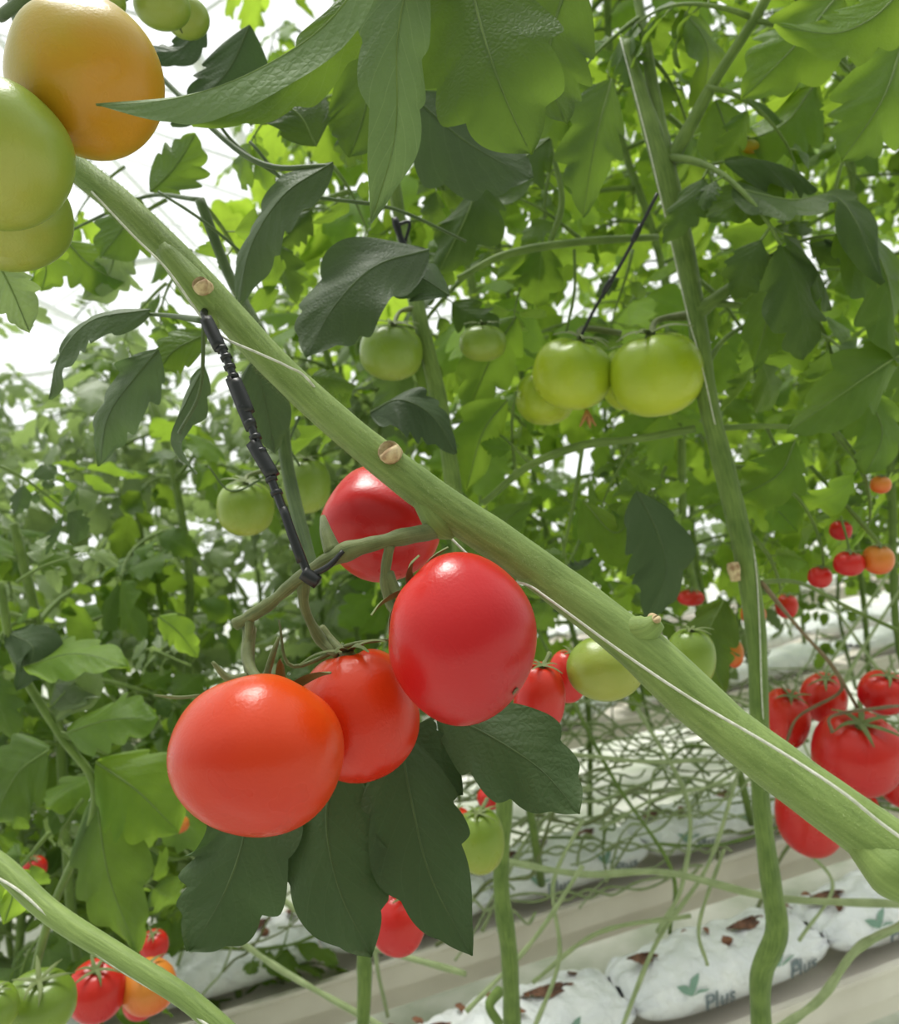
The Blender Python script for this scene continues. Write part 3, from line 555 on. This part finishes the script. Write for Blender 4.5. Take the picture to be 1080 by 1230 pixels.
ll=thing('tomato_vine',at(290,1260,.42),'pale green vine with white twine sloping down','tomato vine')
LP_=px([(-60,1000,.52),(0,1040,.5),(60,1095,.48),(145,1150,.46),(225,1200,.44),(300,1265,.42)]); LR=[.0062,.0068,.0065,.006,.0056,.0055]
mb=MB(); tube(mb,LP_,LR,16,60,ridge=.03)
part('stem',mb,[S_MAIN],ll)
mb=MB(); tube(mb,px([(-30,1042,.495),(20,1068,.483),(80,1120,.468),(150,1168,.452),(220,1210,.436),(270,1248,.418)]),[.0008]*6,6,50)
solo('support_string',mb,[M_STRING],'white twine beside the low sloping stem','string')
gv=thing('tomato_vine',at(20,1260,.9),'leafy tomato vine with broad lit leaves','tomato vine')
mb=MB(); tube(mb,px([(0,700,.8),(18,790,.8),(70,880,.8),(115,960,.8),(60,1100,.82),(20,1260,.85)]),[.004,.004,.004,.004,.004,.004],10,50,lump=.05)
tube(mb,px([(70,880,.8),(130,905,.8)]),[.003,.002],8,10); part('stem',mb,[S_VINE],gv)
for p,w,n_,m_,t_ in [([(30,800,.78),(90,785,.77),(155,800,.76)],80,(0,.8,.5),M_BRIGHT,.4),([(80,880,.78),(130,865,.77),(190,862,.77)],90,(0,.7,.6),M_MID,.9),
   ([(115,915,.8),(165,950,.79),(215,1000,.79)],120,(0,.5,.8),M_BRIGHT,.4),([(115,950,.8),(130,1050,.79),(165,1145,.78)],110,(-.2,.2,1),M_MID,.6),
   ([(10,760,.8),(40,780,.78),(20,830,.78)],60,(0,.5,.8),M_DARK,.6),([(60,850,.8),(90,820,.8),(60,870,.8)],70,(0,.5,.8),M_PALE,.2),
   ([(0,1050,.6),(15,1070,.6),(5,1110,.6)],50,(0,.3,1),M_BRIGHT,.9),([(190,740,.9),(215,760,.9),(238,790,.9)],40,(0,.3,1),M_BRIGHT,.9),
   ([(60,900,.85),(20,930,.85),(-10,990,.85)],110,(0,.5,.8),M_MID,.3)]:
    leaf(gv,p,w,n_,m_,.26,4,.2,t=t_,wave=.12)
for b,t_,nrm,m_ in [((20,700,.9),(140,640,.95),(0,.6,.8),M_PALE),((0,560,.8),(120,640,.85),(0,.6,.8),M_GREY),((60,1000,.9),(-40,1120,.9),(0,.4,.8),M_MID),((230,800,1.0),(140,760,1.0),(0,.4,.8),M_PALE),((100,1000,.9),(220,1100,.95),(0,.4,.8),M_MID),((40,940,1.0),(-60,1040,1.0),(0,.4,.8),M_MID),((100,960,1.05),(30,1060,1.05),(0,.4,.8),M_PALE)]:
    cleaf(gv,b,t_,nrm,m_)

# ------------------------------------------------------------ background rows
CT_L=[compound(15,6,random.uniform(0.6,1.3),3,slim=.9,curl=(.2,2.0)) for _ in range(12)]
def plant_meshes(h,nl,zstem,mat,reach=(0.26,0.36)):
    fb=MB()
    for i in range(nl):
        z=h*(i+0.5)/nl+rng.normal()*0.03; az=i*2.399+rng.normal()*0.35; el=rng.uniform(-0.2,0.6); s=rng.uniform(*reach)
        v,f,uv,t,mi=CT_L[rng.integers(0,12)]
        ce,se=math.cos(el),math.sin(el); ry=np.array([[ce,0,-se],[0,1,0],[se,0,ce]]); ca,sa=math.cos(az),math.sin(az); rz=np.array([[ca,-sa,0],[sa,ca,0],[0,0,1]])
        rl=rng.normal()*0.5; rx=np.array([[1,0,0],[0,math.cos(rl),-math.sin(rl)],[0,math.sin(rl),math.cos(rl)]])
        vv=(v*s)@(rz@ry@rx).T+np.array([0.02*math.sin(z*9),0.02*math.cos(z*7),z])
        fb.add(vv,f,uv,np.clip(t*0.7+rng.uniform(0,.3),0,1),mi)
    sb=MB(); tube(sb,[(0.02*math.sin(z*9),0.02*math.cos(z*7),z) for z in np.linspace(zstem,h,10)],.007,8,40,lump=.06)
    return fb.mesh('foliage',[mat,S_VINE]),sb.mesh('stem',[S_VINE])
TALLB=[plant_meshes(1.9,38,-0.45,M_BRIGHT,(.18,.34)) for _ in range(3)]
TALLM=[plant_meshes(1.9,38,-0.45,M_MID,(.17,.32)) for _ in range(3)]
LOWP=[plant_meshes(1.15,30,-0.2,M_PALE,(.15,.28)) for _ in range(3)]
LOWM=[plant_meshes(1.15,24,-0.2,M_MID,(.17,.29)) for _ in range(2)]
def plant(x,y,z,var,label,sc_=1.0):
    o=thing('tomato_plant',Vector((x,y,z)),label,'tomato plant',group='tomato plants in rows')
    o.rotation_euler=(random.uniform(-.05,.05),random.uniform(-.05,.05),random.uniform(0,6.28)); o.scale=(sc_,)*3
    f,s=random.choice(var); obj('foliage',f,o); obj('stem',s,o)
LB='leafy green tomato plant trained upright in a row'
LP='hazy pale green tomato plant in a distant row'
def rowy(y0,x): return y0+0.287*x
for x in np.arange(0.06,1.5,0.37): plant(x,rowy(1.32,x)+random.uniform(-.05,.05),1.30+random.uniform(-.05,.1),TALLM+TALLB[:1],LB)
for x in np.arange(-0.15,2.0,0.38): plant(x,rowy(1.85,x)+random.uniform(-.05,.05),1.22+random.uniform(-.05,.1),TALLB+TALLM[:1],LB)
for x in np.arange(-0.25,3.0,0.50): plant(x,rowy(2.8,x),1.05+random.uniform(-.1,.15),TALLB,LB,1.1)
for x in np.arange(-0.5,4.0,0.75): plant(x,rowy(4.1,x),.9+random.uniform(-.1,.2),TALLB,LP,1.3)
for x in np.arange(0.15,2.2,0.34): plant(x,rowy(2.25,x),.90+random.uniform(-.04,.08),LOWM+LOWP[:1],LB,.8)
for x,y,z,V_ in [(-.50,1.45,.62,LOWM),(-.80,1.35,.55,LOWM),(-.66,1.8,.72,LOWP),(-1.05,1.8,.75,LOWP),(-.30,1.95,.80,LOWP),(-1.35,1.7,.7,LOWP),(-.45,2.4,.85,LOWP),(-.95,2.5,.85,LOWP),(-1.5,2.4,.8,LOWP),(-.1,2.3,.9,LOWP),(-.7,2.2,.6,LOWP),(-.2,1.75,.75,LOWP),(-.62,1.22,.42,LOWM),(-.95,1.5,.4,LOWP),(-1.15,2.1,.4,LOWP),(-.85,1.9,.35,LOWM),(-1.7,2.6,.5,LOWP)]:
    plant(x,y,z,V_,LP if V_ is LOWP else LB)
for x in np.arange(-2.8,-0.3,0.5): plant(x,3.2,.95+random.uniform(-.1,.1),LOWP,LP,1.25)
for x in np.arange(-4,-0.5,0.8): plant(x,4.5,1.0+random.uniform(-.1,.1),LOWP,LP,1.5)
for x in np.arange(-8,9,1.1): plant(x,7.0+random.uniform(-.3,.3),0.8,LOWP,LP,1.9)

# ------------------------------------------------------------ slabs on gutters
AR=.31; RD=Vector((math.cos(AR),math.sin(AR),0)); PD=Vector((-math.sin(AR),math.cos(AR),0))
def textmesh(body,size):
    cu=bpy.data.curves.new('t','FONT'); cu.body=body; cu.size=size; cu.offset=size*0.012
    o=bpy.data.objects.new('t',cu); COL.objects.link(o); dg=bpy.context.evaluated_depsgraph_get()
    me=bpy.data.meshes.new_from_object(o.evaluated_get(dg)); bpy.data.objects.remove(o); return me
TXT=textmesh('Plus',0.032)
def logomesh():
    mb=MB()
    def strip(p,w,mi):
        c=cat(p,12); T=np.gradient(c,axis=0); T/=np.linalg.norm(T,axis=1)[:,None]; sd=np.stack([T[:,1],-T[:,0],T[:,2]*0],1)
        ww=w*np.sin(np.linspace(.15,np.pi-.05,12))[:,None]
        mb.add(np.stack([c-sd*ww,c+sd*ww],1).reshape(-1,3),gridf(12,2),None,.5,mi)
    strip([(0.012,0.0,0),(0.004,0.014,0),(-0.012,0.028,0)],.006,0)
    strip([(0.012,0.0,0),(0.020,0.018,0),(0.040,0.030,0)],.007,0)
    strip([(0.016,0.0,0),(0.035,0.006,0),(0.055,0.008,0)],.003,1)
    return mb.mesh('printed_logo',[M_INKG,M_INKD],smooth=False)
LOGO=logomesh()
def soilmesh():
    mb=MB(); n=24; rs=[0,.35,.7,1]
    v=[]
    for r in rs:
        for j in range(n):
            a=j*2*math.pi/n; q=r*(1+.25*math.sin(a*3)+.15*math.sin(a*7+1)); v.append((q*.024*math.cos(a),q*.013*math.sin(a),.006*(1-r*r)+.003*math.sin(j*2.3+r*9)*(1-r)))
    mb.add(v,gridf(4,n,True),None,.5,0); return mb.mesh('planting_hole',[M_SOIL])
SOIL=soilmesh()
def slab(cx,cy,ztop,L=0.96,W=0.17,H=0.085,group='',prints=(-.14,.02),holes=(-.12,.06)):
    n=90;m=40; mb=MB(); ts=np.linspace(-1,1,n); th=np.linspace(0,2*np.pi,m,endpoint=False); s0=random.random()*20
    def surf(t,a,off=0.0):
        e=max(1-abs(t)**4,0.0)**0.6
        ca,sa=math.cos(a),math.sin(a); yy=math.copysign(abs(ca)**0.7,ca)*W/2*(0.78+.22*e); zz=math.copysign(abs(sa)**0.75,sa)*H/2*(.10+.90*e)
        wr=0.0022*math.sin(t*17+a*3+s0)+0.0014*math.sin(t*31-a*5)+0.0024*math.sin(t*7+s0+a)+.006*abs(t)**3*math.sin(a*12+s0)
        return (t*L/2,yy*(1+wr*6)+off*ca,zz+wr*(1 if sa>0 else .2)+off*sa)
    v=np.array([[surf(t,a) for a in th] for t in ts])
    mb.add(v.reshape(-1,3),gridf(n,m,True),None,.5,0)
    o=obj('growing_slab',mb.mesh('growing_slab',[M_BAG]),None,Vector((cx,cy,ztop-H/2)),'wrinkled white film grow bag with printed logo on a gutter','grow bag',group)
    o.rotation_euler=(0,0,AR)
    def printed(name,me0,x0,z0,sc_,mats):
        me=me0.copy()
        for vv in me.vertices:
            x=x0+vv.co.x*sc_; z=z0+vv.co.y*sc_; q=max(-.98,min(.98,z/(H/2*.97)))
            a=math.pi-math.copysign(math.asin(min(1,abs(q)**(1/.75))),q); vv.co=surf(x/(L/2),a,.0028)
        me.materials.clear()
        for mm in mats: me.materials.append(mm)
        obj(name,me,o)
    for tx in prints:
        printed('printed_logo',LOGO,tx-.040,.004,.70,[M_INKG,M_INKD]); printed('printed_text',TXT,tx-.012,-.020,1,[M_INKD])
    for hx in holes:
        h=obj('planting_hole',SOIL,o,Vector((hx,.0,H/2+.001))); h.rotation_euler=(0,0,random.uniform(-.3,.3)); h.scale=(random.uniform(.8,1.3),1,1)
    return o
def gutter(cx,cy,z,L=8,W=.24,H=.07,label='long cream metal gutter carrying white grow bags'):
    mb=MB(); pr=[(-W/2-.015,0),(-W/2-.015,.006),(-W/2,.004),(-W/2+.004,-H*.5),(-W/2+.03,-H*.55),(-W/2+.035,-H),(W/2-.035,-H),(W/2-.03,-H*.55),(W/2-.004,-H*.5),(W/2,.004),(W/2+.015,.006),(W/2+.015,0),(W/2-.012,-.02),(-W/2+.012,-.02)]
    n=9; v=np.array([[(x,y,zz) for y,zz in pr] for x in np.linspace(-L/2,L/2,n)])
    mb.add(v.reshape(-1,3),gridf(n,len(pr),True),None,.5,0)
    o=obj('gutter',mb.mesh('gutter',[M_GUT],smooth=False),None,Vector((cx,cy,z)),label,'gutter','cultivation gutters'); o.rotation_euler=(0,0,AR)
    return o
ZT=0.82
for ri,(x0,y0) in enumerate([(0.25,1.225),(0.03,1.63)]):
    base=Vector((x0,y0,0))
    gutter(x0,y0,ZT-(.074 if ri==0 else .08),W=.17 if ri==0 else .2,H=.10)
    for k in range(-5,8):
        p=base+RD*(k*.33+(.10 if ri else .055)); slab(p.x,p.y,ZT,L=.327,W=.125 if ri==0 else .15,H=.078 if ri==0 else .08,group='white grow bags on the near gutters',prints=(-.055,.09) if (ri==0 or k>=0) else ())
for (x0,y0) in [(0,2.75),(0,3.15),(0,4.3)]:
    base=Vector((x0,y0,0)); gutter(x0,y0,ZT-.085,12)
    for k in range(-3,4):
        p=base+RD*(k*1.0); slab(p.x,p.y,ZT,prints=(),group='white grow bags on the far gutters')
for i,(q,zz) in enumerate([(1.33,.52),(1.44,.62)]):
    mb=MB(); b=Vector((0.1,q,zz)); tube(mb,[b-RD*4,b,b+RD*4],.022,14,30); solo('heating_pipe',mb,[M_GUT],'cream painted pipe running along the row','pipe')
# bare stems
SB='bare knotted vine stem lying over the grow bags'; GB='bare vine stems over the bags'
for i in range(180):
    y=random.choice([random.uniform(1.30,1.5),random.uniform(1.66,2.2),random.uniform(1.5,2.0)]); x=random.uniform(-.5,.95); z=random.uniform(.80,1.04)
    a=random.uniform(-1.1,1.1); L_=random.uniform(.08,.28); dz=random.uniform(-.20,.20)
    p0=Vector((x,y+.287*x*.6,max(z,ZT+abs(dz)/2+.005))); n_=9; P=[]; fr=random.uniform(.5,1.8); am=random.uniform(.006,.022)
    for k in range(n_):
        q=k/(n_-1)-.5; P.append(p0+RD*q*L_*math.cos(a)*2+PD*(q*L_*math.sin(a)+am*math.sin(k*fr))+Vector((0,0,dz*q+am*math.sin(k*fr*1.3+i))))
    mb=MB(); tube(mb,P,random.uniform(.0014,.0034),6,44,lump=.12)
    solo('bare_stem',mb,[random.choice([S_BARE,S_BARE,S_BARE,S_TRUSS,S_VINE])],SB,'vine stem',GB)
for i in range(7):
    y=random.choice([1.40,1.50,1.56,1.74,1.82]); z=random.uniform(.80,.94); x=random.uniform(-.3,.4); L_=random.uniform(.3,.6); sl_=random.uniform(-.15,.1)
    b=Vector((x,rowy(y,x),z)); mb=MB(); fq=random.uniform(50,85); e1=random.random()*6
    for s_ in (0,math.pi):
        P=[b+RD*q+Vector((0,0,sl_*q+.025*math.sin(q*7+i)+.007*math.sin((q+.02*math.sin(q*23+e1))*fq+s_)))+PD*.006*math.cos((q+.02*math.sin(q*23+e1))*fq+s_) for q in np.linspace(0,L_,int(L_*fq/1.0))]
        tube(mb,P,.0024,6,len(P)*4,lump=.1)
    solo('twisted_vine',mb,[S_BARE],'pair of bare vine stems twisted like a chain','vine stem','twisted vines along the rows')
for P,r in [([(610,1035,1.15),(700,1050,1.12),(800,1048,1.1),(930,1078,1.05),(1085,1086,1.0)],.0045),([(1090,1108,.9),(1030,1140,.9),(985,1200,.9),(930,1240,.9)],.0045),([(700,985,1.2),(665,1060,1.15),(672,1150,1.1),(640,1240,1.05)],.003),
   ([(885,935,1.2),(850,1040,1.15),(790,1130,1.1),(745,1240,1.05)],.003),([(765,850,1.3),(825,960,1.25),(820,1060,1.2),(790,1120,1.15)],.0035),([(680,905,1.3),(780,915,1.28),(850,912,1.25)],.0035),
   ([(870,1020,1.1),(840,1110,1.08),(850,1160,1.05)],.0025),([(940,1000,1.2),(1000,1060,1.2),(960,1130,1.15)],.0025),([(300,1050,1.2),(400,1120,1.15),(560,1170,1.1)],.004),([(250,1100,1.1),(330,1160,1.1),(470,1240,1.05)],.004),([(640,1180,1.1),(720,1120,1.1),(830,1100,1.1)],.003),([(560,1215,1.0),(640,1130,1.05),(700,1040,1.1)],.003)]:
    mb=MB(); tube(mb,px(P),r,8,44,lump=.1); solo('bare_stem',mb,[S_BARE],SB,'vine stem',GB)
for i in range(12):
    x=random.uniform(-.3,1.3); y=rowy(random.choice([1.225,1.63]),x)+random.uniform(-.02,.02); mb=MB()
    P=[Vector((x,y,.80)),Vector((x+random.uniform(-.03,.03),y,.9)),Vector((x+random.uniform(-.10,.10),y+random.uniform(-.05,.05),1.05)),Vector((x+random.uniform(-.2,.2),y+.05,1.3))]
    tube(mb,P,random.uniform(.002,.0035),7,30,lump=.12)
    solo('bare_stem',mb,[random.choice([S_BARE,S_VINE])],'leafless vine stem rising from a grow bag','vine stem',GB)
for i in range(50):
    r0=random.choice([(0.25,1.225),(0.03,1.63)]); p=Vector((*r0,0))+RD*random.uniform(-.6,1.1)+PD*random.uniform(-.03,.04); mb=MB()
    a=random.uniform(0,6.28); blade(mb,random.uniform(.015,.035),random.uniform(.006,.012),12,6,random.uniform(-.5,.5),random.uniform(.5,2),.3,4,0,mat4((p.x,p.y,ZT+.003),(math.cos(a),math.sin(a),.1),(0.2,0,1)))
    solo('dry_leaf',mb,[M_DRY],'crumpled brown fallen leaf lying on a white bag','dried leaf','fallen leaves on the bags')

# ------------------------------------------------------------ greenhouse shell
mb=MB(); n=40; xs=np.linspace(-14,14,n); ys=np.linspace(-6,16,n)
v=np.array([[(x,y,0.01*math.sin(x*5)*math.cos(y*4)) for y in ys] for x in xs]); mb.add(v.reshape(-1,3),gridf(n,n),None,.5,0)
obj('floor',mb.mesh('floor',[M_FLOOR]),kind='structure')
mb=MB()
def bar(a,b,r): tube(mb,[a,b],r,6,3)
for x in np.arange(-14,15,3.2):
    bar((x,-4,4.6),(x,16,4.6),.05); bar((x+1.6,-4,5.4),(x+1.6,16,5.4),.03)
    for y in np.arange(-4,16.1,1.0): bar((x,y,4.6),(x+1.6,y,5.4),.012); bar((x+1.6,y,5.4),(x+3.2,y,4.6),.012)
for y in np.arange(0,16.1,4): bar((-14,y,4.3),(14,y,4.3),.04)
obj('ceiling',mb.mesh('ceiling',[M_FRAME]),kind='structure')
mb=MB()
for x in np.arange(-14,14.1,1.0): bar((x,15,0),(x,15,4.8),.03)
for z in (0.5,1.6,2.7,3.8,4.7): bar((-14,15,z),(14,15,z),.03)
obj('wall_back',mb.mesh('wall_back',[M_FRAME]),kind='structure')

# ------------------------------------------------------------ light and camera
w=bpy.data.worlds.new('World'); sc.world=w; w.use_nodes=True; nt=w.node_tree; bg=nt.nodes['Background']
tc=nt.nodes.new('ShaderNodeTexCoord'); dp=nt.nodes.new('ShaderNodeVectorMath'); dp.operation='DOT_PRODUCT'; dp.inputs[1].default_value=(-.15,.60,.78)
ad=nt.nodes.new('ShaderNodeMath'); ad.operation='MULTIPLY_ADD'; ad.inputs[1].default_value=.5; ad.inputs[2].default_value=.5
rp=nt.nodes.new('ShaderNodeValToRGB')
nt.links.new(tc.outputs['Generated'],dp.inputs[0]); nt.links.new(dp.outputs['Value'],ad.inputs[0]); nt.links.new(ad.outputs[0],rp.inputs[0]); nt.links.new(rp.outputs[0],bg.inputs[0])
rp.color_ramp.elements[0].position=0.1; rp.color_ramp.elements[0].color=(.16,.19,.14,1); rp.color_ramp.elements[1].position=.72; rp.color_ramp.elements[1].color=(.97,1,.98,1)
e=rp.color_ramp.elements.new(.45); e.color=(.38,.42,.38,1)
bg.inputs[1].default_value=1.32
sl=bpy.data.lights.new('sun','SUN'); sl.energy=4.0; sl.angle=math.radians(24); sl.color=(1,.98,.93)
so=bpy.data.objects.new('sun',sl); COL.objects.link(so); so.rotation_euler=Vector((-0.1,0.30,1.0)).to_track_quat('Z','Y').to_euler()
cam=bpy.data.cameras.new('camera'); co=bpy.data.objects.new('camera',cam); COL.objects.link(co)
cam.sensor_fit='VERTICAL'; cam.sensor_height=24; cam.lens=24*F/1230; cam.clip_start=0.02
cam.dof.use_dof=True; cam.dof.focus_distance=0.37; cam.dof.aperture_fstop=9
co.matrix_world=Matrix(((R.x,U.x,-Y.x,C.x),(R.y,U.y,-Y.y,C.y),(R.z,U.z,-Y.z,C.z),(0,0,0,1)))
sc.camera=co
